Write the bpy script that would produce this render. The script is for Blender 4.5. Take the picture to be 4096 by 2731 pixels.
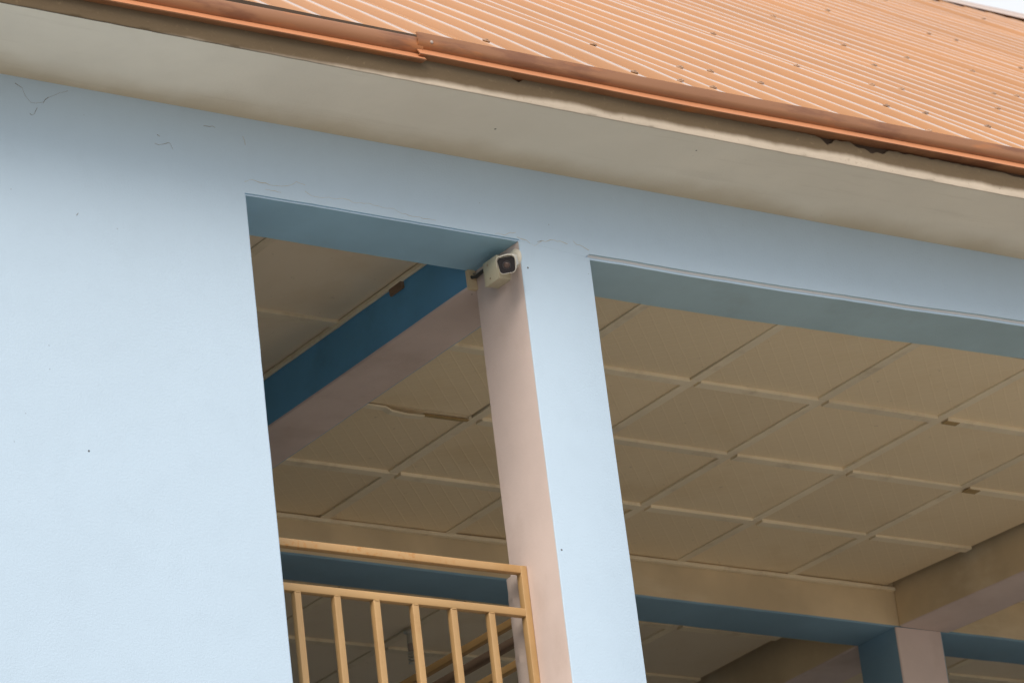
import bpy, bmesh, math, random
from mathutils import Vector, Matrix, noise

random.seed(7)
for o in list(bpy.data.objects):
    bpy.data.objects.remove(o, do_unlink=True)
scene = bpy.context.scene
col = scene.collection
G = 7.4                       # height of the upper veranda beam above the ground

# ---------------------------------------------------------------- camera
PITCH, YAW, ROLL = 0.38600, 0.63966, 0.12101
fwd = Vector((math.sin(YAW)*math.cos(PITCH), math.cos(YAW)*math.cos(PITCH), math.sin(PITCH)))
rt = Vector((math.cos(YAW), -math.sin(YAW), 0)); dn = fwd.cross(rt)
r2 = math.cos(ROLL)*rt + math.sin(ROLL)*dn
d2 = -math.sin(ROLL)*rt + math.cos(ROLL)*dn
cam = bpy.data.cameras.new('camera'); camo = bpy.data.objects.new('camera', cam)
col.objects.link(camo)
camo.matrix_world = Matrix(((r2.x, -d2.x, -fwd.x, -7.9137), (r2.y, -d2.y, -fwd.y, -10.5277),
                            (r2.z, -d2.z, -fwd.z, -5.7219 + G), (0, 0, 0, 1)))
cam.sensor_width = 36; cam.lens = 36*16612/4096
cam.clip_start = 0.1; cam.clip_end = 2000
cam.dof.use_dof = True; cam.dof.focus_distance = 14.3; cam.dof.aperture_fstop = 8
scene.camera = camo

# ---------------------------------------------------------------- light
SUN_EL, SUN_AZ = math.radians(36), math.radians(-134)      # azimuth clockwise from +Y
w = bpy.data.worlds.new('World'); scene.world = w; w.use_nodes = True
nt = w.node_tree; bg = nt.nodes['Background']
sky = nt.nodes.new('ShaderNodeTexSky'); sky.sky_type = 'NISHITA'; sky.sun_disc = False
sky.sun_elevation = SUN_EL; sky.sun_rotation = SUN_AZ
sky.air_density = 1.0; sky.dust_density = 6.0; sky.ozone_density = 1.0
hz = nt.nodes.new('ShaderNodeHueSaturation'); hz.inputs['Saturation'].default_value = .35      # thin white overcast
nt.links.new(sky.outputs[0], hz.inputs['Color'])
# standard overcast sky over it: a white cloud sheet, three times as bright overhead as at the horizon
tc = nt.nodes.new('ShaderNodeTexCoord'); sx = nt.nodes.new('ShaderNodeSeparateXYZ'); nt.links.new(tc.outputs['Generated'], sx.inputs[0])
mr = nt.nodes.new('ShaderNodeMapRange'); nt.links.new(sx.outputs[2], mr.inputs[0])
for i, q in enumerate((0, 1, 1/3, 1)): mr.inputs[i+1].default_value = q
cv = nt.nodes.new('ShaderNodeVectorMath'); cv.operation = 'SCALE'; cv.inputs[0].default_value = (13.2, 13.5, 14.0)
nt.links.new(mr.outputs[0], cv.inputs['Scale'])
cl = nt.nodes.new('ShaderNodeMix'); cl.data_type = 'RGBA'; cl.inputs[0].default_value = .8
nt.links.new(hz.outputs[0], cl.inputs[6]); nt.links.new(cv.outputs[0], cl.inputs[7]); nt.links.new(cl.outputs[2], bg.inputs[0])
bg.inputs[1].default_value = 0.085
sl = bpy.data.lights.new('sun', 'SUN'); sl.energy = 1.3; sl.angle = math.radians(35); sl.color = (1, .87, .74)
so = bpy.data.objects.new('sun', sl); col.objects.link(so)
sd = Vector((math.sin(SUN_AZ)*math.cos(SUN_EL), math.cos(SUN_AZ)*math.cos(SUN_EL), math.sin(SUN_EL)))
so.rotation_euler = sd.to_track_quat('Z', 'Y').to_euler(); so.location = sd*40
scene.view_settings.view_transform = 'Standard'; scene.view_settings.look = 'None'
scene.view_settings.exposure = 0.66; scene.view_settings.gamma = 1
scene.render.engine = 'CYCLES'
scene.cycles.max_bounces = 12; scene.cycles.diffuse_bounces = 8

# ---------------------------------------------------------------- materials
def new_mat(name):
    m = bpy.data.materials.new(name); m.use_nodes = True
    n = m.node_tree; b = n.nodes['Principled BSDF']
    return m, n, b
def N(n, t, **k):
    x = n.nodes.new(t)
    for a, v in k.items():
        if a.startswith('i_'): x.inputs[a[2:].replace('_', ' ')].default_value = v
        else: setattr(x, a, v)
    return x
def c4(c): return (c[0], c[1], c[2], 1)
def mixc(n, fac, a, b, mode='MIX'):
    x = n.nodes.new('ShaderNodeMix'); x.data_type = 'RGBA'; x.blend_type = mode
    for sock, v in ((0, fac), (6, a), (7, b)):
        if isinstance(v, (int, float)): x.inputs[sock].default_value = v
        elif isinstance(v, tuple): x.inputs[sock].default_value = c4(v)
        else: n.links.new(v, x.inputs[sock])
    return x.outputs[2]
def mth(n, op, a, b=None, c=None):
    x = n.nodes.new('ShaderNodeMath'); x.operation = op
    for i, v in enumerate((a, b, c)):
        if v is None: continue
        if isinstance(v, (int, float)): x.inputs[i].default_value = v
        else: n.links.new(v, x.inputs[i])
    return x.outputs[0]
def ramp(n, v, lo, hi, a=0., b=1.):
    x = n.nodes.new('ShaderNodeMapRange'); x.interpolation_type = 'SMOOTHSTEP'
    n.links.new(v, x.inputs[0])
    for i, q in enumerate((lo, hi, a, b)): x.inputs[i+1].default_value = q
    return x.outputs[0]
def pos(n): return N(n, 'ShaderNodeNewGeometry').outputs['Position']
def noise_f(n, scale, detail=3, rough=.55, vec=None, stretch=None):
    v = vec or pos(n)
    if stretch:
        mp = N(n, 'ShaderNodeMapping'); mp.inputs['Scale'].default_value = stretch
        n.links.new(v, mp.inputs['Vector']); v = mp.outputs[0]
    x = N(n, 'ShaderNodeTexNoise'); x.inputs['Scale'].default_value = scale
    x.inputs['Detail'].default_value = detail; x.inputs['Roughness'].default_value = rough
    n.links.new(v, x.inputs['Vector']); return x.outputs[0]
def specks(n, scale, size, keep, shift=0.):
    """small separate marks: cells of a Voronoi, only some of them kept"""
    v = N(n, 'ShaderNodeTexVoronoi'); v.inputs['Scale'].default_value = scale
    mp = N(n, 'ShaderNodeMapping'); mp.inputs['Location'].default_value = (shift, shift*.7, shift*.3)
    n.links.new(pos(n), mp.inputs['Vector']); n.links.new(mp.outputs[0], v.inputs['Vector'])
    sep = N(n, 'ShaderNodeSeparateColor'); n.links.new(v.outputs['Color'], sep.inputs[0])
    k = mth(n, 'LESS_THAN', sep.outputs[0], keep)
    sz = mth(n, 'MULTIPLY', sep.outputs[1], size)
    wob = mth(n, 'MULTIPLY', noise_f(n, scale*6), size*.8)
    d = mth(n, 'SUBTRACT', mth(n, 'ADD', v.outputs['Distance'], wob), size*.4)
    return mth(n, 'MULTIPLY', mth(n, 'LESS_THAN', d, sz), k)
def paint(name, base, var=.06, rough=.75, speck=None, dirt=None, bump=.15, bscale=70, wave=.0, spec=.35, extra=None):
    m, n, b = new_mat(name)
    f = noise_f(n, 1.7, 4); f2 = noise_f(n, 11, 4)
    dark = tuple(x*(1-var*2) for x in base); lite = tuple(min(1, x*(1+var)) for x in base)
    c = mixc(n, ramp(n, f, .3, .7), dark, lite)
    c = mixc(n, ramp(n, f2, .45, .75, 0, .2), c, tuple(x*.9 for x in base))
    if dirt:
        dc, amt, sc, st = dirt
        c = mixc(n, ramp(n, noise_f(n, sc, 6, .65, stretch=st), .5, .75, 0, amt), c, dc)
    if extra: c = extra(n, c)
    if speck:
        sc, sz, keep, scol = speck
        c = mixc(n, mth(n, 'MULTIPLY', specks(n, sc, sz, keep), .85), c, scol)
        c = mixc(n, mth(n, 'MULTIPLY', specks(n, sc*2.3, sz*1.1, keep*.7, 3.1), .6), c, scol)
    n.links.new(c, b.inputs['Base Color'])
    b.inputs['Roughness'].default_value = rough; b.inputs['Specular IOR Level'].default_value = spec
    h = mth(n, 'ADD', noise_f(n, bscale, 4, .6), mth(n, 'MULTIPLY', noise_f(n, 4, 2), wave))
    bp = N(n, 'ShaderNodeBump'); bp.inputs['Strength'].default_value = bump; bp.inputs['Distance'].default_value = .004
    n.links.new(h, bp.inputs['Height']); n.links.new(bp.outputs[0], b.inputs['Normal'])
    return m
SPK = (.05, .045, .045)
M = {}
M['wall'] = paint('pale blue wall paint', (.555, .705, .85), .006, .7, (9, .035, .26, SPK), ((.44, .55, .63), .06, 2.2, (1, 1, 1)), .3, 130, 2)
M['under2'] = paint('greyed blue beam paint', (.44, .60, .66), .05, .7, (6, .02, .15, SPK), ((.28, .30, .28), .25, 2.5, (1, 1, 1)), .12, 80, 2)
M['blue2'] = paint('grey blue beam paint', (.23, .38, .50), .06, .65, None, ((.2, .26, .3), .3, 3, (1, 1, 1)), .12, 60, 2)
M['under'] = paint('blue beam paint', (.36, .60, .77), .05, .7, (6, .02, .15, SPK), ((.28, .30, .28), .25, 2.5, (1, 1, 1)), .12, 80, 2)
M['blue'] = paint('deep blue beam paint', (.13, .38, .64), .07, .65, (6, .02, .2, SPK), ((.08, .2, .32), .35, 3, (1, 1, 1)), .12, 60, 2)
M['pink'] = paint('dusty pink paint', (.745, .62, .57), .05, .7, (9, .035, .3, (.12, .06, .03)), ((.40, .27, .18), .25, 3, (1, 1, .6)), .12, 80, 2)
def soffit_extra(n, c):
    s = N(n, 'ShaderNodeSeparateXYZ'); n.links.new(pos(n), s.inputs[0])
    y = mth(n, 'ADD', s.outputs[1], mth(n, 'MULTIPLY', noise_f(n, 3.5, 5), .16))
    c = mixc(n, ramp(n, y, -.09, .10, 0, .55), c, (.50, .36, .19))           # yellow damp along the wall
    z2 = noise_f(n, 5, 6, .7, stretch=(.35, 3.5, 1))
    return mixc(n, ramp(n, z2, .54, .70, 0, .09), c, (.42, .33, .2))         # drawn-out tide marks
M['soffit'] = paint('grey white soffit paint', (.89, .80, .65), .03, .8, (9, .04, .25, (.10, .06, .04)), None, .15, 90, 3, extra=soffit_extra)
def plaster_extra(n, c):
    s = N(n, 'ShaderNodeSeparateXYZ'); n.links.new(pos(n), s.inputs[0])
    z = mth(n, 'SUBTRACT', s.outputs[2], G)
    band = mth(n, 'ADD', z, mth(n, 'MULTIPLY', mth(n, 'SUBTRACT', noise_f(n, 2.2, 5, .6, stretch=(1, 1, .3)), .5), .05))
    band = mth(n, 'SUBTRACT', band, ramp(n, s.outputs[0], -1.8, .3, -.022, .017))
    c = mixc(n, ramp(n, band, .284, .309, 0, .95), c, (.12, .082, .042))      # mould below the gutter
    c = mixc(n, ramp(n, band, .325, .36, 0, .6), c, (.20, .155, .10))
    return mixc(n, ramp(n, noise_f(n, 45, 4, .7), .58, .7, 0, .3), c, (.30, .22, .13))
M['plaster'] = paint('mould stained plaster', (.62, .53, .42), .05, .9, (16, .04, .3, (.1, .06, .03)), None, .5, 60, 4, extra=plaster_extra)
M['dark'] = paint('dark fascia board', (.085, .058, .04), .2, .9)
M['tan'] = paint('bare tan plaster', (.74, .59, .38), .10, .85, (9, .03, .3, (.08, .05, .03)), ((.80, .70, .52), .7, 2.6, (.5, 1, 1.6)), .3, 50, 5)
def panel_mat(name, base, emboss):
    m, n, b = new_mat(name)
    oi = N(n, 'ShaderNodeObjectInfo')
    c = mixc(n, oi.outputs['Random'], tuple(x*.93 for x in base), tuple(x*1.05 for x in base))
    c = mixc(n, ramp(n, noise_f(n, 2.4, 5, .6), .5, .75, 0, .35), c, tuple(x*y for x, y in zip(base, (.82, .74, .6))))
    c = mixc(n, ramp(n, noise_f(n, 30, 4, .7), .66, .72, 0, .3), c, (.25, .19, .12))
    c = mixc(n, mth(n, 'MULTIPLY', specks(n, 5, .02, .25), .8), c, (.06, .04, .03))
    s = N(n, 'ShaderNodeSeparateXYZ'); n.links.new(pos(n), s.inputs[0])
    h = mth(n, 'MULTIPLY', noise_f(n, 25, 3), .15)
    if emboss:
        P = .0763
        for op in ('ADD', 'SUBTRACT'):
            q = mth(n, 'ADD', mth(n, op, s.outputs[0], s.outputs[1]), mth(n, 'MULTIPLY', noise_f(n, 6, 2), .012))
            fr = mth(n, 'ABSOLUTE', mth(n, 'SUBTRACT', mth(n, 'FRACT', mth(n, 'DIVIDE', q, P)), .5))
            ln = ramp(n, fr, .40, .5)
            h = mth(n, 'ADD', h, ln)
            c = mixc(n, mth(n, 'MULTIPLY', ln, .10), c, tuple(x*1.2 for x in base))
    n.links.new(c, b.inputs['Base Color']); b.inputs['Roughness'].default_value = .8
    bp = N(n, 'ShaderNodeBump'); bp.inputs['Strength'].default_value = .2; bp.inputs['Distance'].default_value = .002
    n.links.new(h, bp.inputs['Height']); n.links.new(bp.outputs[0], b.inputs['Normal'])
    return m
M['panel'] = panel_mat('embossed cream ceiling board', (.86, .71, .48), True)
M['panel_plain'] = panel_mat('plain cream ceiling board', (.82, .71, .54), False)
M['batten'] = paint('cream batten paint', (.88, .77, .57), .06, .7, (14, .03, .25, (.12, .07, .03)), ((.35, .22, .1), .3, 8, (1, 1, 1)), .2, 60)
M['rust'] = paint('water stained batten', (.50, .35, .16), .2, .8, (20, .05, .4, (.08, .04, .02)))
def rail_extra(n, c):
    return mixc(n, mth(n, 'MULTIPLY', ramp(n, noise_f(n, 70, 5, .7), .54, .62, 0, .75), ramp(n, noise_f(n, 4, 3), .42, .6)), c, (.47, .20, .04))
M['rail'] = paint('ochre enamel paint', (.52, .325, .14), .07, .42, (30, .05, .2, (.22, .10, .03)), ((.38, .20, .07), .6, 7, (1, 1, 1)), .15, 40, 0, .5)
M['rail_dim'] = paint('darker ochre enamel', (.36, .22, .085), .1, .5, None, ((.25, .14, .05), .6, 6, (1, 1, 1)), .2, 40)  # rail enamel in a darker tone, used on the back railing
M['rail_rust'] = paint('ochre enamel paint with rust', (.53, .325, .14), .07, .42, None, ((.40, .21, .06), .4, 5, (1, 1, 1)), .15, 40, 0, .5, extra=rail_extra)
def metal_paint(name, base, rough, stain=0, spec=.5):
    m, n, b = new_mat(name)
    c = mixc(n, ramp(n, noise_f(n, .8, 3), .3, .7), tuple(x*.92 for x in base), tuple(x*1.06 for x in base))
    if stain:
        st = noise_f(n, 3, 5, .65, stretch=(1, 1, 5))
        c = mixc(n, ramp(n, st, .5, .68, 0, stain), c, (.17, .06, .03))
        c = mixc(n, ramp(n, noise_f(n, 4.5, 5, .6, stretch=(.7, 1, 4)), .55, .72, 0, stain*.8), c, (.62, .21, .05))
    c = mixc(n, mth(n, 'MULTIPLY', specks(n, 6, .012, .35), .7), c, (.75, .6, .5))
    n.links.new(c, b.inputs['Base Color']); b.inputs['Roughness'].default_value = rough
    b.inputs['Specular IOR Level'].default_value = spec
    bp = N(n, 'ShaderNodeBump'); bp.inputs['Strength'].default_value = .25; bp.inputs['Distance'].default_value = .004
    n.links.new(noise_f(n, 5, 2), bp.inputs['Height']); n.links.new(bp.outputs[0], b.inputs['Normal'])
    return m
M['roof'] = metal_paint('terracotta roof sheet', (.43, .205, .072), .15)
M['trim'] = metal_paint('grimy terracotta eave trim', (.33, .15, .07), .40, .6)
M['lip'] = metal_paint('clean terracotta lip', (.58, .25, .12), .35)
M['screw'] = paint('grey washer', (.37, .22, .13), .2, .5)
M['white'] = paint('yellowed white plastic', (.68, .62, .45), .05, .4, (30, .04, .1, (.3, .2, .08)), ((.50, .40, .20), .45, 14, (1, 1, 1)), .05, 40, 0, .5)
M['camwhite'] = paint('cream camera shell', (.78, .74, .64), .03, .35, None, ((.62, .5, .3), .35, 20, (1, 1, 1)), .03, 40, 0, .5)
m, n, b = new_mat('black camera glass'); b.inputs['Base Color'].default_value = (.018, .016, .02, 1); b.inputs['Roughness'].default_value = .12; M['glass'] = m
m, n, b = new_mat('lens'); b.inputs['Base Color'].default_value = (.10, .065, .055, 1); b.inputs['Roughness'].default_value = .2; M['lens'] = m
m, n, b = new_mat('grey lens ring'); b.inputs['Base Color'].default_value = (.05, .045, .05, 1); b.inputs['Roughness'].default_value = .35; M['ring'] = m
M['cable'] = paint('dark grey cable', (.06, .06, .055), .1, .5)
M['cable_pale'] = paint('pale cable', (.30, .28, .23), .1, .5)
M['crack'] = paint('ochre crack', (.57, .49, .36), .15, .9)
M['web'] = paint('dusty cobweb', (.22, .20, .19), .2, .9)
M['chip'] = paint('pale chipped plaster', (.44, .37, .33), .06, .85, None, ((.5, .38, .28), .4, 12, (1, 1, 1)), .4, 40)
M['oldwood'] = paint('old wood', (.22, .15, .10), .2, .9)
M['bare'] = paint('whitish beam edge', (.80, .81, .83), .03, .85, None, None, .4, 60)
M['floor'] = paint('cement floor', (.44, .41, .36), .1, .85)
M['bulb'] = paint('white bulb glass', (.55, .53, .46), .02, .3)
M['ground'] = paint('pale sandy ground', (.265, .25, .228), .12, .95, None, ((.30, .22, .14), .5, .25, (1, 1, 1)), .4, 12)

# ---------------------------------------------------------------- helpers
def link(name, me, parent=None, loc=None):
    o = bpy.data.objects.new(name, me); col.objects.link(o)
    if parent is not None: o.parent = parent
    if loc is not None: o.location = loc
    return o
def empty(name, loc, label=None, cat=None, group=None, parent=None):
    o = link(name, None, parent); o.location = loc; o.empty_display_size = .1
    if label: o['label'] = label; o['category'] = cat
    if group: o['group'] = group
    return o
def org(parent):
    """world position of a parent (only translations are used)"""
    v = Vector((0, 0, 0))
    while parent is not None: v = v + parent.location; parent = parent.parent
    return v
def finish(bm, name, mats, parent=None, smooth=None, label=None):
    """bmesh in world coordinates (z measured from the beam underside) -> one mesh object"""
    sh = Vector((0, 0, G)) - org(parent)
    for v in bm.verts: v.co += sh
    bmesh.ops.recalc_face_normals(bm, faces=bm.faces)
    me = bpy.data.meshes.new(name); bm.to_mesh(me); bm.free()
    for m_ in (mats if isinstance(mats, (list, tuple)) else [mats]): me.materials.append(M[m_])
    if smooth is not None:
        for p in me.polygons: p.use_smooth = True
        me.set_sharp_from_angle(angle=math.radians(smooth))
    o = link(name, me, parent)
    if label: o['label'] = label
    return o
def rect(u0, u1, v0, v1, r=.006, tags=(0, 0, 0, 0), seg=3):
    """rounded rectangle, counter-clockwise; tags: materials of bottom, right, top, left sides"""
    pts = []; mt = []
    r = max(r, 1e-4)
    cs = [((u1-r, v0+r), -90, 1), ((u1-r, v1-r), 0, 2), ((u0+r, v1-r), 90, 3), ((u0+r, v0+r), 180, 0)]
    for (c, a0, nxt) in cs:
        for i in range(seg+1):
            a = math.radians(a0+90*i/seg)
            pts.append((c[0]+r*math.cos(a), c[1]+r*math.sin(a)))
            mt.append(tags[nxt])
    return pts, mt
def sweep(bm, axis, st, prof, mt=None, wob=0, closed=True, seed=0, cap=True, off=None):
    """prof (u,v) swept along an axis: x -> (y,z), y -> (x,z), z -> (x,y); off(s) moves the section"""
    rings = []
    for s in st:
        ring = []
        for k, (u, v) in enumerate(prof):
            if wob:
                q = Vector((s*1.3+seed*7.1, u*9, v*9)); nn = noise.noise_vector(q)
                nf = noise.noise_vector(Vector((s*9+seed, u*20, v*20)))
                u_, v_ = u+nn.x*wob+nf.x*wob*.4, v+nn.y*wob+nf.y*wob*.4
            else: u_, v_ = u, v
            if off: du, dv = off(s); u_ += du; v_ += dv
            co = {'x': (s, u_, v_), 'y': (u_, s, v_), 'z': (u_, v_, s)}[axis]
            ring.append(bm.verts.new(co))
        rings.append(ring)
    n_ = len(prof)
    for a, b_ in zip(rings, rings[1:]):
        for k in range(n_ if closed else n_-1):
            f = bm.faces.new((a[k], a[(k+1) % n_], b_[(k+1) % n_], b_[k]))
            if mt: f.material_index = mt[k]
    if cap and closed:
        bm.faces.new(rings[0]); bm.faces.new(rings[-1])
    return rings
def frange(a, b, d):
    k = max(1, round((b-a)/d)); return [a+(b-a)*i/k for i in range(k+1)]
def tube(bm, pts, r, seg=6):
    pts = [Vector(p) for p in pts]; rings = []
    for i, p in enumerate(pts):
        t = (pts[min(i+1, len(pts)-1)]-pts[max(i-1, 0)]).normalized()
        a = t.orthogonal().normalized(); b_ = t.cross(a)
        if i:
            a = (pa - t*pa.dot(t)).normalized(); b_ = t.cross(a)
        pa = a
        rr = r[i] if isinstance(r, (list, tuple)) else r
        rings.append([bm.verts.new(p+a*rr*math.cos(2*math.pi*k/seg)+b_*rr*math.sin(2*math.pi*k/seg)) for k in range(seg)])
    for a, b_ in zip(rings, rings[1:]):
        for k in range(seg): bm.faces.new((a[k], a[(k+1) % seg], b_[(k+1) % seg], b_[k]))
    bm.faces.new(rings[0]); bm.faces.new(rings[-1])
def disc_stack(bm, c, axis, prof, seg=20, mt=None):
    """lathe: prof = [(radius, distance along axis)]"""
    c = Vector(c); ax = Vector(axis).normalized(); a = ax.orthogonal().normalized(); b_ = ax.cross(a)
    rings = [[bm.verts.new(c+ax*h+(a*math.cos(2*math.pi*k/seg)+b_*math.sin(2*math.pi*k/seg))*r) for k in range(seg)] for r, h in prof]
    for i, (p, q) in enumerate(zip(rings, rings[1:])):
        for k in range(seg):
            f = bm.faces.new((p[k], p[(k+1) % seg], q[(k+1) % seg], q[k]))
            if mt: f.material_index = mt[i]
    bm.faces.new(rings[0]); bm.faces.new(rings[-1])

# measured sizes (metres; x along the front, y into the building, z from the underside of the front beam)
XA, CW, T = -1.0958, .30, .28          # edge of the solid wall, column width, wall thickness
ZS, EAVE = .2853, .4459                # soffit height, overhang
ZC, YB, YBB, ZT = .02, 2.6257, 2.8985, -.1558
XL, XR = -6.0, 9.0
FL = -2.25

# ---------------------------------------------------------------- ground
bm = bmesh.new()
bmesh.ops.create_grid(bm, x_segments=4, y_segments=4, size=400)
for v in bm.verts: v.co.z = -G
g = finish(bm, 'ground', 'ground'); g['kind'] = 'structure'

# ---------------------------------------------------------------- the building
B = empty('veranda_building', (0, 0, 0), 'pale blue building with open veranda and ribbed orange metal roof', 'building')

# facade: solid wall on the left and the long front beam, one sheet with the veranda opening cut out
def beam_bottom(x):
    if x <= 0: z = 0
    elif x <= CW: z = -.02*x/CW
    else: z = -.0238+.0124*x+.006*math.sin((x-.3)*1.9)*-1
    return z+(.0022*noise.noise(Vector((x*3.1, 0, 4)))+.0012*noise.noise(Vector((x*17, 3, 4))) if not 0 <= x <= CW else 0)
bm = bmesh.new()
xs = [XL] + frange(XA, 0, .05) + frange(0, CW, .1)[1:] + frange(CW, 4.5, .05)[1:] + frange(4.5, XR, .5)[1:]
zs = frange(-3.0, 0, .06)
top = {}
grid = {}
for i, x in enumerate(xs):
    for z in ('t', 'b'):
        zz = .62 if z == 't' else (0 if i == 0 else beam_bottom(x))
        grid[(i, z)] = bm.verts.new((x, 0, zz))
faces = []
for i in range(len(xs)-1):
    faces.append(bm.faces.new((grid[(i, 'b')], grid[(i+1, 'b')], grid[(i+1, 't')], grid[(i, 't')])))
lv = [(bm.verts.new((XL, 0, z)), bm.verts.new((XA+.0022*noise.noise(Vector((0, z*2.3, 1)))+.0012*noise.noise(Vector((0, z*16, 2)))+.006*max(0, -z-.8)*.3, 0, z))) for z in zs[:-1]]
lv.append((grid[(0, 'b')], grid[(1, 'b')]))
for a, b_ in zip(lv, lv[1:]): faces.append(bm.faces.new((a[0], a[1], b_[1], b_[0])))
low = [(bm.verts.new((XL, 0, -G)), bm.verts.new((XA, 0, -G)))]
faces.append(bm.faces.new((low[0][0], low[0][1], lv[0][1], lv[0][0])))
r = bmesh.ops.extrude_face_region(bm, geom=faces)
nv = [e for e in r['geom'] if isinstance(e, bmesh.types.BMVert)]
for v in nv: v.co.y = T
bm.edges.ensure_lookup_table()
def opening_edges(sel):
    out = []
    for e in bm.edges:
        a, b_ = e.verts
        if abs(a.co.y) > 1e-5 or abs(b_.co.y) > 1e-5: continue
        if any(abs(f.normal.y) < .5 for f in e.link_faces) and sel(a.co, b_.co): out.append(e)
    return out
bm.normal_update()
e1 = opening_edges(lambda a, b_: a.z < .1 and b_.z < .1 and max(a.x, b_.x) <= .001 and min(a.x, b_.x) > XA-.05 and min(a.z, b_.z) > -6)
e2 = opening_edges(lambda a, b_: a.z < .1 and b_.z < .1 and min(a.x, b_.x) >= CW-.001)
bmesh.ops.bevel(bm, geom=e1, offset=.006, segments=2, affect='EDGES')
bm.normal_update()
e2 = [e for e in e2 if e.is_valid]
bmesh.ops.bevel(bm, geom=e2, offset=.015, segments=3, affect='EDGES')
bmesh.ops.recalc_face_normals(bm, faces=bm.faces); bm.normal_update()
for f in bm.faces:
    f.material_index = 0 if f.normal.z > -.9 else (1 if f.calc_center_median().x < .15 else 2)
    if -.9 < f.normal.z < -.15 and f.calc_center_median().x > CW and f.calc_center_median().y < .02: f.material_index = 3  # bevel under the right-hand beam gets a whiter colour than the wall
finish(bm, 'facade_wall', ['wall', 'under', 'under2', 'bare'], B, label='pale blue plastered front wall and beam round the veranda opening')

# front column
bm = bmesh.new()
pr, mt = rect(0, CW, 0, T, .004, (0, 2, 1, 1))
sweep(bm, 'z', [-G]+frange(-3, 0, .06), pr, mt, .0016, seed=3)
for v in bm.verts:
    if v.co.z > -.001: v.co.z = -.02*min(max(v.co.x/CW, 0), 1)-.0005
    if v.co.x > .15: v.co.x += max(0, -v.co.z-.4)*.007
finish(bm, 'column', ['wall', 'pink', 'wall'], B, smooth=50, label='veranda column, pale blue in front and pink on its side')
# broken plaster edge at the back of the column, behind the railing
bm = bmesh.new(); rn = []
for z in frange(-2.2, -1.142, .012):
    j = -.013+.004*noise.noise(Vector((0, z*6, 9)))+.003*noise.noise(Vector((0, z*24, 5)))
    rn.append([bm.verts.new(q) for q in ((.002, .236, z), (j, .262, z), (j+.004, .292, z), (.002, .296, z))])
for a, b_ in zip(rn, rn[1:]):
    for k in range(3): bm.faces.new((a[k], a[k+1], b_[k+1], b_[k]))
finish(bm, 'broken_plaster', 'chip', B, smooth=40)

# eave slab
bm = bmesh.new()
sweep(bm, 'x', frange(XL-1, XR, .15), [(.15, ZS), (-EAVE+.006, ZS), (-EAVE+.004, ZS+.003), (-EAVE+.008, .33), (-EAVE+.012, .34), (-EAVE+.012, .47), (.15, .47)], [0, 0, 1, 1, 1, 1, 1], .0014, seed=5)
finish(bm, 'eave_slab', ['soffit', 'dark'], B, label='grey white eave soffit')
bm = bmesh.new(); rn = []
for x in frange(-3.6, 4.6, .011):
    jag = .375+.007*noise.noise(Vector((x*3, 1, 0)))+.006*noise.noise(Vector((x*31, 2, 0)))
    deep = noise.noise(Vector((x*4.3, 8, 1)))
    if x > -.95 and deep > .18: jag -= .05*(deep-.18)*(1+.6*noise.noise(Vector((x*22, 0, 3))))
    spike = noise.noise(Vector((x*9.7, 2, 6)))
    if x > -.95 and spike > .35: jag -= .075*(spike-.35)*(1+.5*noise.noise(Vector((x*70, 0, 3))))
    zb = ZS-.0022+.0012*noise.noise(Vector((x*2, 4, 2)))+.0010*noise.noise(Vector((x*15, 4, 2)))
    yf = -EAVE+.0016*noise.noise(Vector((x*2.2, 4, 7)))
    zz = [zb+.010, zb+.035, zb+.06, jag]
    rn.append([bm.verts.new(q) for q in [(x, yf+.0085, zb+.0014), (x, yf+.005, zb), (x, yf+.0015, zb+.002)]
               + [(x, yf+.0014*noise.noise(Vector((x*12, z*20, 1))), z) for z in zz] + [(x, -EAVE+.0135, jag+.002)]])
for a, b_ in zip(rn, rn[1:]):
    for k in range(len(a)-1): bm.faces.new((a[k], a[k+1], b_[k+1], b_[k]))
finish(bm, 'plaster_edge', 'plaster', B, smooth=45, label='mould-stained plaster edge of the eave, crumbling along its top')

# ---- cross beams, back beam, back column
def tagbox(name, axis, st, u, v, tags, mats, r=.008, wob=.002, seed=0, parent=B, off=None, label=None):
    bm = bmesh.new(); pr, mt = rect(*u, *v, r, tags)
    sweep(bm, axis, st, pr, mt, wob, seed=seed, off=off)
    return finish(bm, name, mats, parent, smooth=45, label=label)
tagbox('cross_beam', 'y', frange(T+.001, YB-.002, .08), (-.036, .205), (-.070, .55), (1, 0, 0, 0), ['blue', 'pink'], seed=11,
       label='deep blue cross beam with pink underside')
bm = bmesh.new()                                   # raw end of that beam beside the column
pr, mt = rect(-.037, -.001, -.072, -.001, .003)
sweep(bm, 'y', [T-.012, T-.004, T+.002], pr, mt, .004, seed=2)
finish(bm, 'beam_end', 'tan', B)
tagbox('back_beam', 'x', frange(-4, XR, .1), (YB, YBB), (ZT, .55), (1, 0, 0, 0), ['tan', 'blue2'], wob=.004, seed=21, r=.009,
       off=lambda s: (0, (s-1.2)*-.004), label='tan plastered back beam with blue underside')
tagbox('cross_beam', 'y', frange(.30, YB-.003, .09), (3.80, 4.085), (ZT-.01, .55), (1, 0, 0, 0), ['tan', 'pink'], wob=.004, seed=31,
       off=lambda s: ((YB-s)*.105, 0), label='tan cross beam with pink underside meeting the back column')
tagbox('cross_beam', 'y', frange(YBB+.003, 6.5, .12), (3.78, 4.05), (ZT-.01, .55), (1, 0, 0, 0), ['tan', 'pink'], wob=.004, seed=41,
       label='far tan cross beam behind the back column')
tagbox('back_column', 'z', frange(FL, ZT-.012, .08), (3.774, 4.04), (YB-.006, YBB-.004), (1, 0, 0, 0), ['blue2', 'pink'], seed=51,
       label='back column with pink front and blue side')

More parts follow.
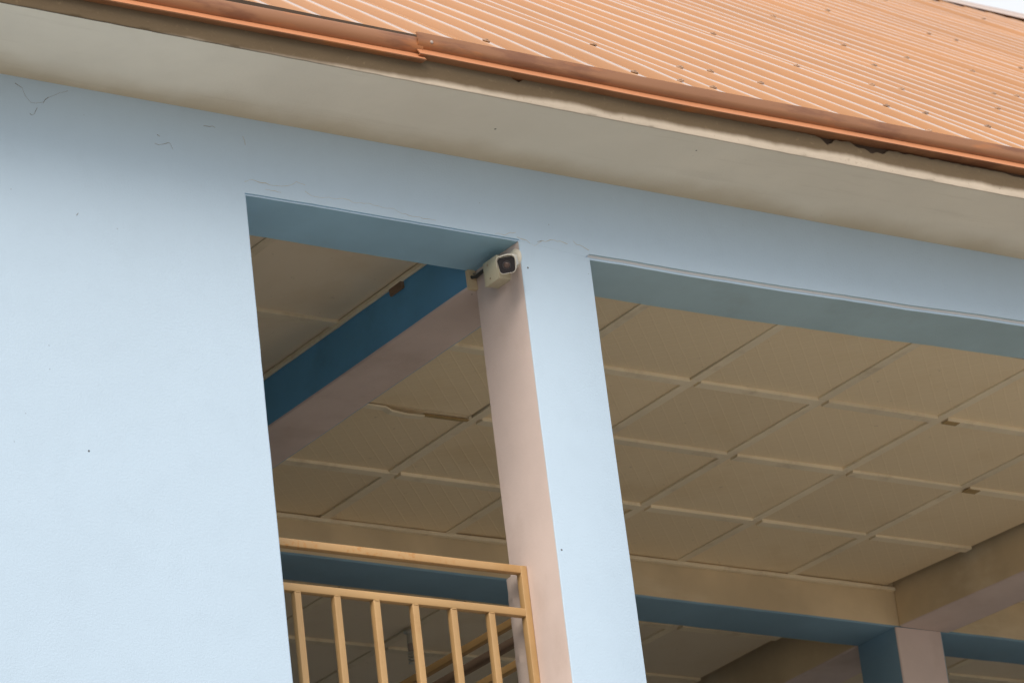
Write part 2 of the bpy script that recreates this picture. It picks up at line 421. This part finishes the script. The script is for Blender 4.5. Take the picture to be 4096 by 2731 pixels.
# ---- ceilings
def ceiling(name, z, xl, yl, skew, mat, label, sx, sy, seed, skip=()):
    """boards with open joints; xl, yl joint lines; long battens along y, short ones along x between them"""
    rnd = random.Random(seed)
    bm = bmesh.new()                               # dark boarding far above the joints
    a = [bm.verts.new(q) for q in ((xl[0], yl[0], z+.16), (xl[-1]+.25, yl[0], z+.16), (xl[-1], yl[-1], z+.16), (xl[0], yl[-1], z+.16))]
    bm.faces.new(a)
    c = finish(bm, name, 'dark', B, label=label)
    def X(i, y): return xl[i]+skew[i]*(y-1.5)
    g = .004
    for i in range(len(xl)-1):
        for j in range(len(yl)-1):
            y0, y1 = yl[j]+g, yl[j+1]-g
            bm = bmesh.new(); sag = [rnd.uniform(-.003, .002) for _ in range(4)]
            p4 = [(X(i, y0)+g, y0), (X(i+1, y0)-g, y0), (X(i+1, y1)-g, y1), (X(i, y1)+g, y1)]
            mid = rnd.uniform(-.004, .001)
            cs = []
            for jj in range(5):
                for ii in range(5):
                    u, v = ii/4, jj/4
                    x = (p4[0][0]*(1-u)+p4[1][0]*u)*(1-v)+(p4[3][0]*(1-u)+p4[2][0]*u)*v
                    y = p4[0][1]*(1-v)+p4[3][1]*v
                    zz = z+(sag[0]*(1-u)+sag[1]*u)*(1-v)+(sag[3]*(1-u)+sag[2]*u)*v+mid*16*u*(1-u)*v*(1-v)
                    cs.append(bm.verts.new((x, y, zz)))
            fs = [bm.faces.new((cs[r_*5+q], cs[r_*5+q+1], cs[r_*5+q+6], cs[r_*5+q+5])) for r_ in range(4) for q in range(4)]
            ex = bmesh.ops.extrude_face_region(bm, geom=fs)
            for v in ex['geom']:
                if isinstance(v, bmesh.types.BMVert): v.co.z += .008
            finish(bm, 'ceiling_panel', mat, c, smooth=40)
    th = .013
    for i in range(1, len(xl)-1):                  # battens along y
        for j in range(len(yl)-1):
            bm = bmesh.new(); pr, mt = rect(-.0080+rnd.uniform(0, .0050), .040, z-.0075, z+.004, .0015, seg=1)
            k = rnd.uniform(-.0025, .0025)+(rnd.choice((.010, -.008, .006)) if rnd.random() < .4 else 0)
            sweep(bm, 'y', frange(yl[j]+.001, yl[j+1]-.001, .15), pr, mt, .0012, seed=rnd.random()*90,
                  off=lambda s, i=i, k=k, j=j: (X(i, s)+k*(s-yl[j]), 0))
            finish(bm, 'batten', 'batten', c, smooth=40)
    for j in range(1, len(yl)-1):                  # battens along x, stopping at the long ones
        for i in range(len(xl)-1):
            if (i, j) in skip: continue
            bm = bmesh.new(); pr, mt = rect(yl[j]-.006, yl[j]+.040, z-th, z+.004, .0015, seg=1)
            sweep(bm, 'x', frange(X(i, yl[j])+(.048 if i else .004), X(i+1, yl[j])-.004, .12), pr, mt, .0012, seed=rnd.random()*90)
            finish(bm, 'batten', 'batten', c, smooth=40)
    return c
C2 = ceiling('ceiling', ZC, [.20, .79, 1.402, 2.022, 2.615, 3.243, 3.86], [T+.012, .893, 1.489, 2.086, YB-.004],
             [0, .012, .006, 0, -.022, -.05, -.10], 'panel', 'cream embossed ceiling boards with cover battens', 0, 0, 3, skip=((0, 2),))
CL = ceiling('ceiling', .139, [-2.1, -1.40, -.685, -.030], [T+.004, 1.09, 1.87, YB-.004], [0]*4, 'panel_plain',
             'plain cream ceiling boards left of the blue cross beam', 0, 0, 5)
CF = ceiling('ceiling', ZC, [-.5, .12, .72, 1.322, 1.918, 2.50, 3.09, 3.70], [YBB+.004, 3.32, 3.94, 4.55, 5.16, 5.8, 6.45], [0]*8, 'panel_plain',
             'shaded ceiling boards beyond the back beam', 0, 0, 8)
CR = ceiling('ceiling', ZC, [4.25, 4.86, 5.47, 6.08, 6.7], [T+.012, .893, 1.489, 2.086, YB-.004], [-.08, -.04, 0, 0, 0], 'panel_plain',
             'ceiling boards of the bay beyond the pink-bottomed beam', 0, 0, 9)
CG = ceiling('ceiling', ZC-.06, [4.08, 4.7, 5.3, 5.9, 6.6], [YBB+.004, 3.4, 4.0, 4.6], [0]*5, 'panel_plain',
             'dark ceiling boards right of the back column', 0, 0, 12)
# damaged battens in the embossed ceiling
def loose(name, pts, wdt, th, mat, z, parent):
    bm = bmesh.new(); rn = []
    for k, (x, y, dz) in enumerate(pts):
        nz = .003*noise.noise(Vector((x*20, y*20, 3)))
        rn.append([bm.verts.new(q) for q in ((x, y-wdt/2+nz, z-th+dz), (x, y+wdt/2+nz, z-th+dz), (x, y+wdt/2, z+dz), (x, y-wdt/2, z+dz))])
    for a, b_ in zip(rn, rn[1:]):
        for q in range(4): bm.faces.new((a[q], a[(q+1) % 4], b_[(q+1) % 4], b_[q]))
    bm.faces.new(rn[0]); bm.faces.new(rn[-1])
    return finish(bm, name, mat, parent)
loose('batten', [(.25, 1.505, -.003), (.40, 1.505, -.004), (.43, 1.506, -.016), (.50, 1.510, -.020), (.575, 1.512, -.016), (.58, 1.512, -.015)], .03, .008, 'batten', ZC, C2)
loose('batten', [(.59, 1.520, -.004), (.66, 1.516, -.005), (.74, 1.514, -.006), (.79, 1.512, -.004)], .018, .006, 'rust', ZC, C2)
loose('batten', [(3.275, 1.502, -.013), (3.31, 1.504, -.013), (3.345, 1.503, -.013)], .040, .003, 'rust', ZC, C2)
loose('batten', [(2.67, .905, -.013), (2.70, .905, -.014), (2.74, .906, -.013)], .030, .003, 'rust', ZC, C2)
# cover strip along the back beam under the ceiling
bm = bmesh.new(); pr, mt = rect(YB-.026, YB-.001, ZC-.022, ZC-.006, .002, seg=1)
sweep(bm, 'x', frange(.21, 3.79, .08), pr, mt, .004, seed=61)
finish(bm, 'cover_strip', 'batten', B, smooth=40)
bm = bmesh.new(); pr, mt = rect(YBB+.003, YBB+.03, ZC-.022, ZC-.006, .002, seg=1)
sweep(bm, 'x', frange(-.4, 3.7, .1), pr, mt, .003, seed=62)
finish(bm, 'cover_strip', 'batten', B, smooth=40)
bm = bmesh.new(); pr, mt = rect(-.052, -.038, .139-.022, .139-.004, .002, seg=1)
sweep(bm, 'y', frange(T+.03, YB-.1, .08), pr, mt, .003, seed=63)
finish(bm, 'cover_strip', 'batten', B, smooth=40)
bm = bmesh.new(); pr, mt = rect(-.050, -.0365, .090, .128, .004, seg=1)      # broken wood scrap at the beam top
sweep(bm, 'y', frange(.66, .74, .01), pr, mt, .005, seed=64)
finish(bm, 'wood_scrap', 'oldwood', B, smooth=40)

# floors and hidden walls that close the veranda
for nm, z in (('veranda_floor', FL), ('lower_ceiling_slab', FL-3.0)):
    bm = bmesh.new(); pr, mt = rect(.05, 7.0, z-.2, z, .004, seg=1)
    sweep(bm, 'x', [XL+.02, 0, XR-.02], pr); finish(bm, nm, 'floor', B)
bm = bmesh.new(); pr, mt = rect(6.6, 6.8, FL, .5, .004, seg=1)
sweep(bm, 'x', [XL+.02, XR-.02], pr); finish(bm, 'back_wall', 'wall', B)
bm = bmesh.new(); pr, mt = rect(XR-.2, XR-.01, .3, 6.6, .004, seg=1)
sweep(bm, 'z', [FL, .5], pr); finish(bm, 'end_wall', 'wall', B)
bm = bmesh.new(); pr, mt = rect(-2.3, -2.12, T+.002, 6.6, .004, seg=1)
sweep(bm, 'z', [FL, .5], pr); finish(bm, 'side_wall', 'wall', B)
for x in (4.3, 8.6):
    tagbox('column', 'z', [-G, -3, -1.5, -.001], (x, x+.30), (.001, T), (0, 2, 1, 1), ['wall', 'pink', 'wall'], seed=71+x, wob=.001,
           label='further veranda column along the front')
bm = bmesh.new(); pr, mt = rect(.001, .22, -G, FL-.25, .004, seg=1)
sweep(bm, 'x', [XA+.002, -.002], pr); finish(bm, 'lower_wall', 'wall', B)
for a, b_ in ((CW+.002, 4.298), (4.602, 8.598)):
    bm = bmesh.new(); sweep(bm, 'x', [a, b_], pr); finish(bm, 'lower_wall', 'wall', B)

# ---------------------------------------------------------------- roof
PIT = math.radians(37.1); RY0, RZ0 = -.47, .400
def roofp(x, s, h=0):
    return (x, RY0+s*math.cos(PIT)-h*math.sin(PIT), RZ0+s*math.sin(PIT)+h*math.cos(PIT))
def roofw(x, s):
    """gentle bowing of the sheets"""
    return -.014*max(0, 1-s/.7)+min(1, .12+s*.8)*(.016*noise.noise(Vector((x*.9, s*.35, 3.3)))+.009*noise.noise(Vector((x*2.6, s*.4, 9.1)))+.0012*noise.noise(Vector((x*9, s*2.5, 5))))
bm = bmesh.new()
q = [bm.verts.new((x, RY0+s*math.cos(PIT)+.02, RZ0+s*math.sin(PIT)-.06)) for x, s in ((XL-1, .05), (16, .05), (16, 8.9), (XL-1, 8.9))]
bm.faces.new(q)
ROOF = finish(bm, 'roof', 'dark', B, label='terracotta ribbed metal roof slope')
RH, RB = .028, .031
SP = .1995; X0 = -.767
rib_x = []
ns = 5
for k in range(-7, 17):
    xs0 = X0+k*4*SP-.5*SP
    tilt = random.uniform(-.006, .005); lift = (k % 2)*.004; skew = random.uniform(-.0025, .0025)
    bm = bmesh.new(); rn = []
    prof = [(-.028, .0)]
    rx = []
    for j in range(4):
        c = (j+.5)*SP+random.uniform(-.008, .008); rx.append(c)
        prof += [(c-RB-.03, 0), (c-RB-.004, .0004), (c-RB, .002), (c-RB+.010, RH-.003), (c-RB+.0125, RH-.0008), (c-.0170, RH), (c+.0170, RH), (c+RB-.0125, RH-.0008), (c+RB-.010, RH-.003), (c+RB, .002), (c+RB+.004, .0004), (c+RB+.03, 0)]
    prof += [(4*SP+.028, 0)]
    for s in [.036, .14]+frange(.3, 8.95, .3):
        rn.append([bm.verts.new(roofp(xs0+u+skew*s, s, h+roofw(xs0+u, s)+tilt*(u/.8-.5)*2+lift)) for u, h in prof])
    for a, b_ in zip(rn, rn[1:]):
        for j in range(len(a)-1): bm.faces.new((a[j], a[j+1], b_[j+1], b_[j]))
    finish(bm, 'roof_sheet', 'roof', ROOF, smooth=35)
    for c in rx: rib_x.append((xs0+c, skew, lift, tilt*((c/.8)-.5)*2))
# screws with bent washers on the ribs, one row over every purlin
sbm = bmesh.new()
disc_stack(sbm, (0, 0, 0), (0, 0, 1), [(.004, -.001), (.0135, -.0035), (.0145, -.0015), (.012, .002), (.0055, .0028), (.005, .0048), (.003, .0055)], 10)
smesh = bpy.data.meshes.new('roof_screw'); sbm.to_mesh(smesh); sbm.free(); smesh.materials.append(M['screw'])
nrm = Vector((0, -math.sin(PIT), math.cos(PIT)))
cnt = 0
for row, s0 in enumerate((.30, 1.02, 1.92, 2.78, 3.68, 4.55, 5.65, 6.72, 7.75)):
    for (x, sk, lift, tl) in rib_x:
        s = s0+random.uniform(-.11, .11)
        if not (s*1.02-1.9 < x < s*1.05+2.9): continue
        if random.random() < .70 or cnt >= 90: continue
        cnt += 1
        o = link('roof_screw', smesh, ROOF)
        h = RH+roofw(x, s)+lift+tl+.004
        p_ = Vector(roofp(x+sk*s, s, h)); p_.z += G
        o.location = p_
        t = Vector((random.uniform(-.35, .1), random.uniform(-.2, .2), 0))
        o.rotation_euler = (nrm+t).to_track_quat('Z', 'Y').to_euler()
# ridge cap
bm = bmesh.new()
RID = Vector(roofp(0, 8.95, 0))
prof = [(-.20*math.cos(PIT), -.20*math.sin(PIT)+.052), (-.17*math.cos(PIT), -.17*math.sin(PIT)+.058), (-.03, .05), (0, .065), (.03, .05), (.2*math.cos(PIT), -.2*math.sin(PIT)+.05), (.2*math.cos(PIT), -.2*math.sin(PIT)+.045), (0, .055), (-.19*math.cos(PIT), -.19*math.sin(PIT)+.048)]
sweep(bm, 'x', frange(-7, 15.5, .5), [(RID.y+u, RID.z+v) for u, v in prof], None, .006, seed=81)
finish(bm, 'ridge_cap', 'roof', ROOF, smooth=30)
bm = bmesh.new(); bk = [bm.verts.new(q) for q in ((XL-1, RID.y+.05, RID.z-.02), (15.5, RID.y+.05, RID.z-.02), (15.5, RID.y*2-RY0, RZ0), (XL-1, RID.y*2-RY0, RZ0))]
bm.faces.new(bk); finish(bm, 'back_roof_slope', 'roof', ROOF)

# eave trim (two folded lengths, the right one lapped over the left)
def trim(name, st, prof, lips, seed, lab, off=None):
    bm = bmesh.new(); sweep(bm, 'x', st, prof, [1 if k in lips else 0 for k in range(len(prof))], .0012, closed=True, seed=seed, off=off)
    return finish(bm, name, ['trim', 'lip'], B, smooth=35, label=lab)
pL = [(-.452, .441), (-.466, .441), (-.468, .436), (-.468, .415), (-.465, .402), (-.457, .391), (-.450, .387), (-.476, .357), (-.474, .354),
      (-.440, .356), (-.440, .359), (-.468, .359), (-.447, .388), (-.462, .404), (-.464, .436)]
trim('eave_trim', frange(-4.2, -.645, .1), pL, (6,), 91, 'left length of folded terracotta eave trim, tucked under the next', off=lambda s: (0, .006*(s+.66)/.5*.75+.001))
pR = [(-.462, .462), (-.4735, .459), (-.4745, .430), (-.472, .418), (-.464, .410), (-.457, .406), (-.477, .378), (-.475, .3755), (-.450, .372),
      (-.430, .371), (-.430, .373), (-.440, .373), (-.471, .379), (-.454, .405), (-.469, .419), (-.4715, .430)]
TR = trim('eave_trim', frange(-.668, 4.8, .1), pR, (5,), 95, 'right length of folded terracotta eave trim with stains',
          off=lambda s: (0, (-.004 if .0 < s < 1 else 0)*math.sin(max(0, min(1, s))*math.pi)+max(0, s+.2)*.0075-.0015))
bm = bmesh.new(); disc_stack(bm, (-.615, -.4735, .428), (0, -1, 0), [(.001, 0), (.0062, .0005), (.006, .002), (.0035, .0035), (.0015, .0038)], 12)
finish(bm, 'rivet', 'chip', TR)

# ---------------------------------------------------------------- cracks, cobwebs and marks on the wall plane
def wall_pt(u, v):
    """pixel of the full photograph -> point of the wall plane y = 0 (only used to measure where the marks are)"""
    d = fwd*16612.03+r2*(u-2048)+d2*(v-1365.5)
    k = 10.5277/d.y
    return (-7.9137+k*d.x, -5.7219+k*d.z)
def ribbon(name, uv, wd, mat, jit=.0):
    bm = bmesh.new(); pts = [wall_pt(*q) for q in uv]; fine = []
    for a, b_ in zip(pts, pts[1:]):
        m_ = max(2, int(math.dist(a, b_)/.012))
        for i in range(m_): fine.append((a[0]+(b_[0]-a[0])*i/m_, a[1]+(b_[1]-a[1])*i/m_))
    fine.append(pts[-1])
    p3 = []; rr = []
    for i, (x, z) in enumerate(fine):
        j = jit*noise.noise(Vector((x*40, z*40, len(uv))))
        p3.append((x, -.0002, z+j)); rr.append(wd*.75*(.2+.65*abs(noise.noise(Vector((x*25, z*25, 7))))*2))
    tube(bm, p3, [max(.0003, q) for q in rr], 4)
    return finish(bm, name, mat, B)
def q1(*p): return [(940+x*.6378, 640+y*.6378) for x, y in p]
def q2(*p): return [(x*.4252, 280+y*.4252) for x, y in p]
ribbon('wall_crack', q1((60, 135), (95, 122), (150, 138), (215, 158), (290, 163), (350, 155), (385, 140), (440, 155)), .0016, 'crack', .006)
ribbon('wall_crack', q1((190, 185), (250, 195), (290, 205)), .0012, 'crack', .006)
ribbon('wall_crack', q1((440, 203), (500, 235), (590, 240), (670, 240), (740, 265), (850, 275), (930, 300), (1000, 315), (1070, 345), (1180, 365), (1260, 380)), .0013, 'crack', .006)
ribbon('wall_crack', q1((1770, 485), (1800, 490), (1830, 512), (1880, 540), (1930, 505), (1960, 508), (2000, 502), (2040, 512), (2085, 528)), .0022, 'crack', .007)
ribbon('wall_crack', q1((2120, 505), (2145, 535), (2180, 545), (2220, 570)), .0018, 'crack', .006)
ribbon('wall_crack', q1((1630, 460), (1690, 468), (1760, 450)), .0012, 'crack', .006)
ribbon('paint_chip', q1((1896, 515), (1922, 507)), .0030, 'web', .004)
ribbon('cobweb', q2((140, 125), (210, 172)), .0022, 'web', .003)
ribbon('cobweb', q2((210, 172), (240, 250), (290, 305), (340, 318), (400, 300), (450, 262), (530, 225), (640, 200)), .0009, 'web', .004)
ribbon('cobweb', q2((405, 318), (425, 280), (455, 262)), .002, 'web', .003)
ribbon('cobweb', q2((280, 410), (300, 425), (322, 410), (350, 360)), .0016, 'web', .003)
ribbon('cobweb', q2((1455, 690), (1490, 706), (1540, 700), (1590, 688), (1605, 705), (1630, 750)), .0012, 'web', .003)
ribbon('cobweb', q2((1475, 610), (1505, 628)), .0022, 'web', .003)
ribbon('cobweb', q2((1915, 525), (1970, 535), (2000, 530), (2025, 543)), .0016, 'web', .003)
ribbon('cobweb', q2((2282, 625), (2300, 665), (2307, 708)), .0024, 'crack', .003)
ribbon('cobweb', [(306, 862), (313, 852)], .003, 'web')

# ---------------------------------------------------------------- railings
def railing(name, axis, a, b_, fx, label, group, mat_top='rail', mat='rail', posts=(), bal=(), zt=-1.131, post_w=.026):
    root = empty(name, ((a+b_)/2 if axis == 'x' else fx, fx if axis == 'x' else (a+b_)/2, FL+G), label, 'railing', group)
    def bar(nm, st, u, v, ax, mat=mat, seed=0, parent=root):
        bm = bmesh.new(); pr, mt = rect(*u, *v, .0022, seg=2)
        sweep(bm, ax, st, pr, mt, .0008, seed=seed); return finish(bm, nm, mat, parent, smooth=50)
    f0, f1 = fx, fx+.027
    bar('top_rail', frange(a, b_, .1), (f0, f1), (zt-.0275, zt), axis, mat_top, 1)
    bar('lower_rail', frange(a, b_, .1), (f0+.0005, f1), (zt-.182, zt-.1545), axis, mat, 2)
    bar('bottom_rail', frange(a, b_, .1), (f0+.0005, f1), (FL+.10, FL+.127), axis, mat, 3)
    for p in posts:
        u = (p, p+post_w)
        if axis == 'x': bar('post', frange(FL, zt-.001, .1), u, (f0-.0008, f1+.0008), 'z', mat, p)
        else: bar('post', frange(FL, zt-.001, .1), (f0-.0008, f1+.0008), u, 'z', mat, p)
    for p in bal:
        u = (p-.0125, p+.0125)
        o = bar('baluster', frange(FL+.1275, zt-.1825, .15), u if axis == 'x' else (f0+.001, f1-.001), (f0+.001, f1-.001) if axis == 'x' else u, 'z', 'rail', p*5)
        bm = bmesh.new()
        bmesh.ops.create_icosphere(bm, subdivisions=2, radius=1)
        for v in bm.verts:
            n_ = 1+.35*noise.noise(v.co*2.3+Vector((p*9, 0, 0)))
            v.co = Vector((v.co.x*.0125*n_, v.co.y*.0022, v.co.z*.0028*n_))
            v.co += Vector((p, f0+.001, zt-.1835)) if axis == 'x' else Vector((f0, p, zt-.1835))
        finish(bm, 'weld', 'rail', o, smooth=60)
    return root
railing('balcony_railing', 'x', XA-.005, -.004, .18, 'ochre square-tube balcony railing between the blue wall and the column', None, 'rail_rust',
        posts=(-.0265,), bal=[-.929+.1527*k for k in range(6)])
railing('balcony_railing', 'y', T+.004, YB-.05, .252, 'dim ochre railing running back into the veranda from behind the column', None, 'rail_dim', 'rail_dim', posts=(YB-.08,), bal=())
bm = bmesh.new(); pr, mt = rect(.365, .40, -1.165, -1.135, .004, seg=1)
hr = empty('handrail', (.38, 1.4, FL+G), 'brown handrail beside the dim ochre railing behind the column', 'handrail')
sweep(bm, 'y', frange(.4, YB-.06, .15), pr, mt, .001); finish(bm, 'rail', 'oldwood', hr, smooth=50)
for yy in (.5, 2.4):
    bm = bmesh.new(); pr, mt = rect(.372, .392, yy, yy+.02, .002, seg=1)
    sweep(bm, 'z', frange(FL, -1.1655, .3), pr, mt); finish(bm, 'post', 'rust', hr, smooth=50)

# ---------------------------------------------------------------- junction box, camera, cable
JB = empty('junction_box', (0, .112, -.118+G), 'yellowed white square junction box on the pink side of the column', 'junction box')
bm = bmesh.new(); pr, mt = rect(.070, .155, -.118, -.032, .004)
sweep(bm, 'x', [-.040, -.0005], pr, mt); finish(bm, 'body', 'white', JB, smooth=50)
bm = bmesh.new(); pr, mt = rect(.0685, .1565, -.1195, -.0305, .005)
sweep(bm, 'x', [-.0415, -.0505, -.0515], pr, mt)
for v in bm.verts:
    if v.co.x < -.051: v.co.y = .1125+(v.co.y-.1125)*.97; v.co.z = -.075+(v.co.z+.075)*.97
finish(bm, 'cover', 'white', JB, smooth=50)
for y, z in ((.128, -.046), (.120, -.100)):
    bm = bmesh.new(); disc_stack(bm, (-.0515, y, z), (-1, 0, 0), [(.0034, -.001), (.0034, .0006), (.002, .0006), (.0015, -.0004)], 10)
    finish(bm, 'screw', 'screw', JB)

CCF = Vector((-.104, -.054, -.131)); CCM = Vector((0, .030, -.058))
ax = (CCF-CCM).normalized()
vd = -(Vector((-7.9137, -10.5277, -5.7219))-CCF).normalized()
ax = (ax*.35+(-vd)*.65).normalized()
CC = empty('security_camera', CCM+Vector((0, 0, G)), 'cream bullet security camera with black square face beside the junction box', 'security camera')
side = ax.cross(Vector((0, 0, 1))).normalized(); up = side.cross(ax).normalized()
if up.z < 0: up = -up
side = up.cross(ax)
side, up = side*math.cos(.02)+up*math.sin(.02), up*math.cos(.02)-side*math.sin(.02)
def sq(hw, hh, r, seg=5, arch=0., taper=.0):
    pts, _ = rect(-hw, hw, -hh, hh, r, seg=seg)
    return [(u*(1+taper*v/hh), v+(arch*(1-(u/hw)**2) if v > 0 else -arch*.3*(1-(u/hw)**2))) for u, v in pts]
def loft(bm, secs, cap0=True, cap1=True):
    rings = []
    for d, pts in secs: rings.append([bm.verts.new(CCF+ax*d+side*u+up*v) for u, v in pts])
    for a, b_ in zip(rings, rings[1:]):
        for k in range(len(a)): bm.faces.new((a[k], a[(k+1) % len(a)], b_[(k+1) % len(b_)], b_[k]))
    if cap0: bm.faces.new(rings[0])
    if cap1: bm.faces.new(rings[-1])
bm = bmesh.new()
A = lambda hw, hh, r, ar: sq(hw, hh, r, arch=ar, taper=.10)
loft(bm, [(-.115, A(.024, .023, .018, .002)), (-.11, A(.028, .027, .018, .003)), (-.06, A(.0295, .0275, .016, .003)), (-.006, A(.0305, .0280, .013, .003)), (0, A(.0308, .0280, .0125, .003)),
          (.0015, A(.0298, .0272, .012, .003)), (.001, A(.0288, .0264, .0115, .003)), (-.004, A(.0286, .0262, .0115, .003))])
finish(bm, 'housing', 'camwhite', CC, smooth=40)
bm = bmesh.new()                                   # sun visor: open shell over the top
secs = []
for d in (-.10, -.05, .004, .010):
    pts = [(-.0335, -.006), (-.0345, .012), (-.0325, .0265), (-.024, .0335), (0, .0362), (.024, .0335), (.0325, .0265), (.0345, .012), (.0335, -.006)]
    secs.append((d, pts+[(u*.955, v*.955-.0004) for u, v in reversed(pts)]))
loft(bm, secs); finish(bm, 'visor', 'camwhite', CC, smooth=40)
bm = bmesh.new()
loft(bm, [(-.0035, A(.0284, .0260, .0112, .003)), (.0004, A(.0282, .0258, .0112, .003))]); finish(bm, 'face_plate', 'glass', CC, smooth=40)
bm = bmesh.new()
disc_stack(bm, CCF+ax*.0004, ax, [(.0152, -.0005), (.0148, .0010), (.0125, .0014), (.0120, .0004)], 28)
finish(bm, 'lens_ring', 'ring', CC, smooth=40)
bm = bmesh.new()
disc_stack(bm, CCF+ax*.0004, ax, [(.0108, -.0002), (.0104, .0020), (.007, .0034), (.002, .0040)], 24)
finish(bm, 'lens', 'lens', CC, smooth=60)
bm = bmesh.new()
disc_stack(bm, CCM, (-1, 0, 0), [(.036, 0), (.036, .006), (.031, .012), (.016, .017), (.013, .03)], 28)
finish(bm, 'mount_base', 'camwhite', CC, smooth=35)
bm = bmesh.new()
tube(bm, [CCM+Vector((-.02, 0, 0)), CCM+Vector((-.045, -.004, -.004)), CCF-ax*.09], .011, 12)
finish(bm, 'bracket_arm', 'camwhite', CC, smooth=40)

CB = empty('cable', (-.01, .2, -.03+G), 'dark cable from the junction box to the end of the blue beam', 'cable')
bm = bmesh.new(); tube(bm, [(-.02, .150, -.045), (-.022, .175, -.036), (-.020, .21, -.034), (-.018, .245, -.036), (-.022, .268, -.030), (-.024, .29, -.012)], .0062, 8)
finish(bm, 'dark_lead', 'cable', CB, smooth=60)
bm = bmesh.new(); tube(bm, [(-.012, .150, -.038), (-.014, .175, -.026), (-.012, .21, -.022), (-.012, .25, -.024), (-.014, .29, -.004)], .0035, 8)
finish(bm, 'pale_lead', 'cable_pale', CB, smooth=60)

# ---------------------------------------------------------------- spiral lamp far back
LP = empty('ceiling_lamp', (1.925, 3.70, ZC+G), 'unlit spiral bulb in a holder hanging from the far ceiling', 'lamp')
bm = bmesh.new(); disc_stack(bm, (1.93, 3.70, ZC-.012), (0, 0, -1), [(.030, 0), (.030, .008), (.02, .014), (.017, .016), (.017, .045), (.019, .046), (.019, .06)], 20)
finish(bm, 'holder', 'bulb', LP, smooth=40)
bm = bmesh.new(); disc_stack(bm, (1.93, 3.70, ZC-.072), (0, 0, -1), [(.016, 0), (.019, .004), (.019, .028), (.014, .034)], 20)
finish(bm, 'ballast', 'chip', LP, smooth=40)
bm = bmesh.new(); tube(bm, [(1.93+.017*math.cos(t*.45), 3.70+.017*math.sin(t*.45), ZC-.106-.0011*t) for t in range(56)], .0052, 8)
finish(bm, 'spiral_tube', 'bulb', LP, smooth=60)
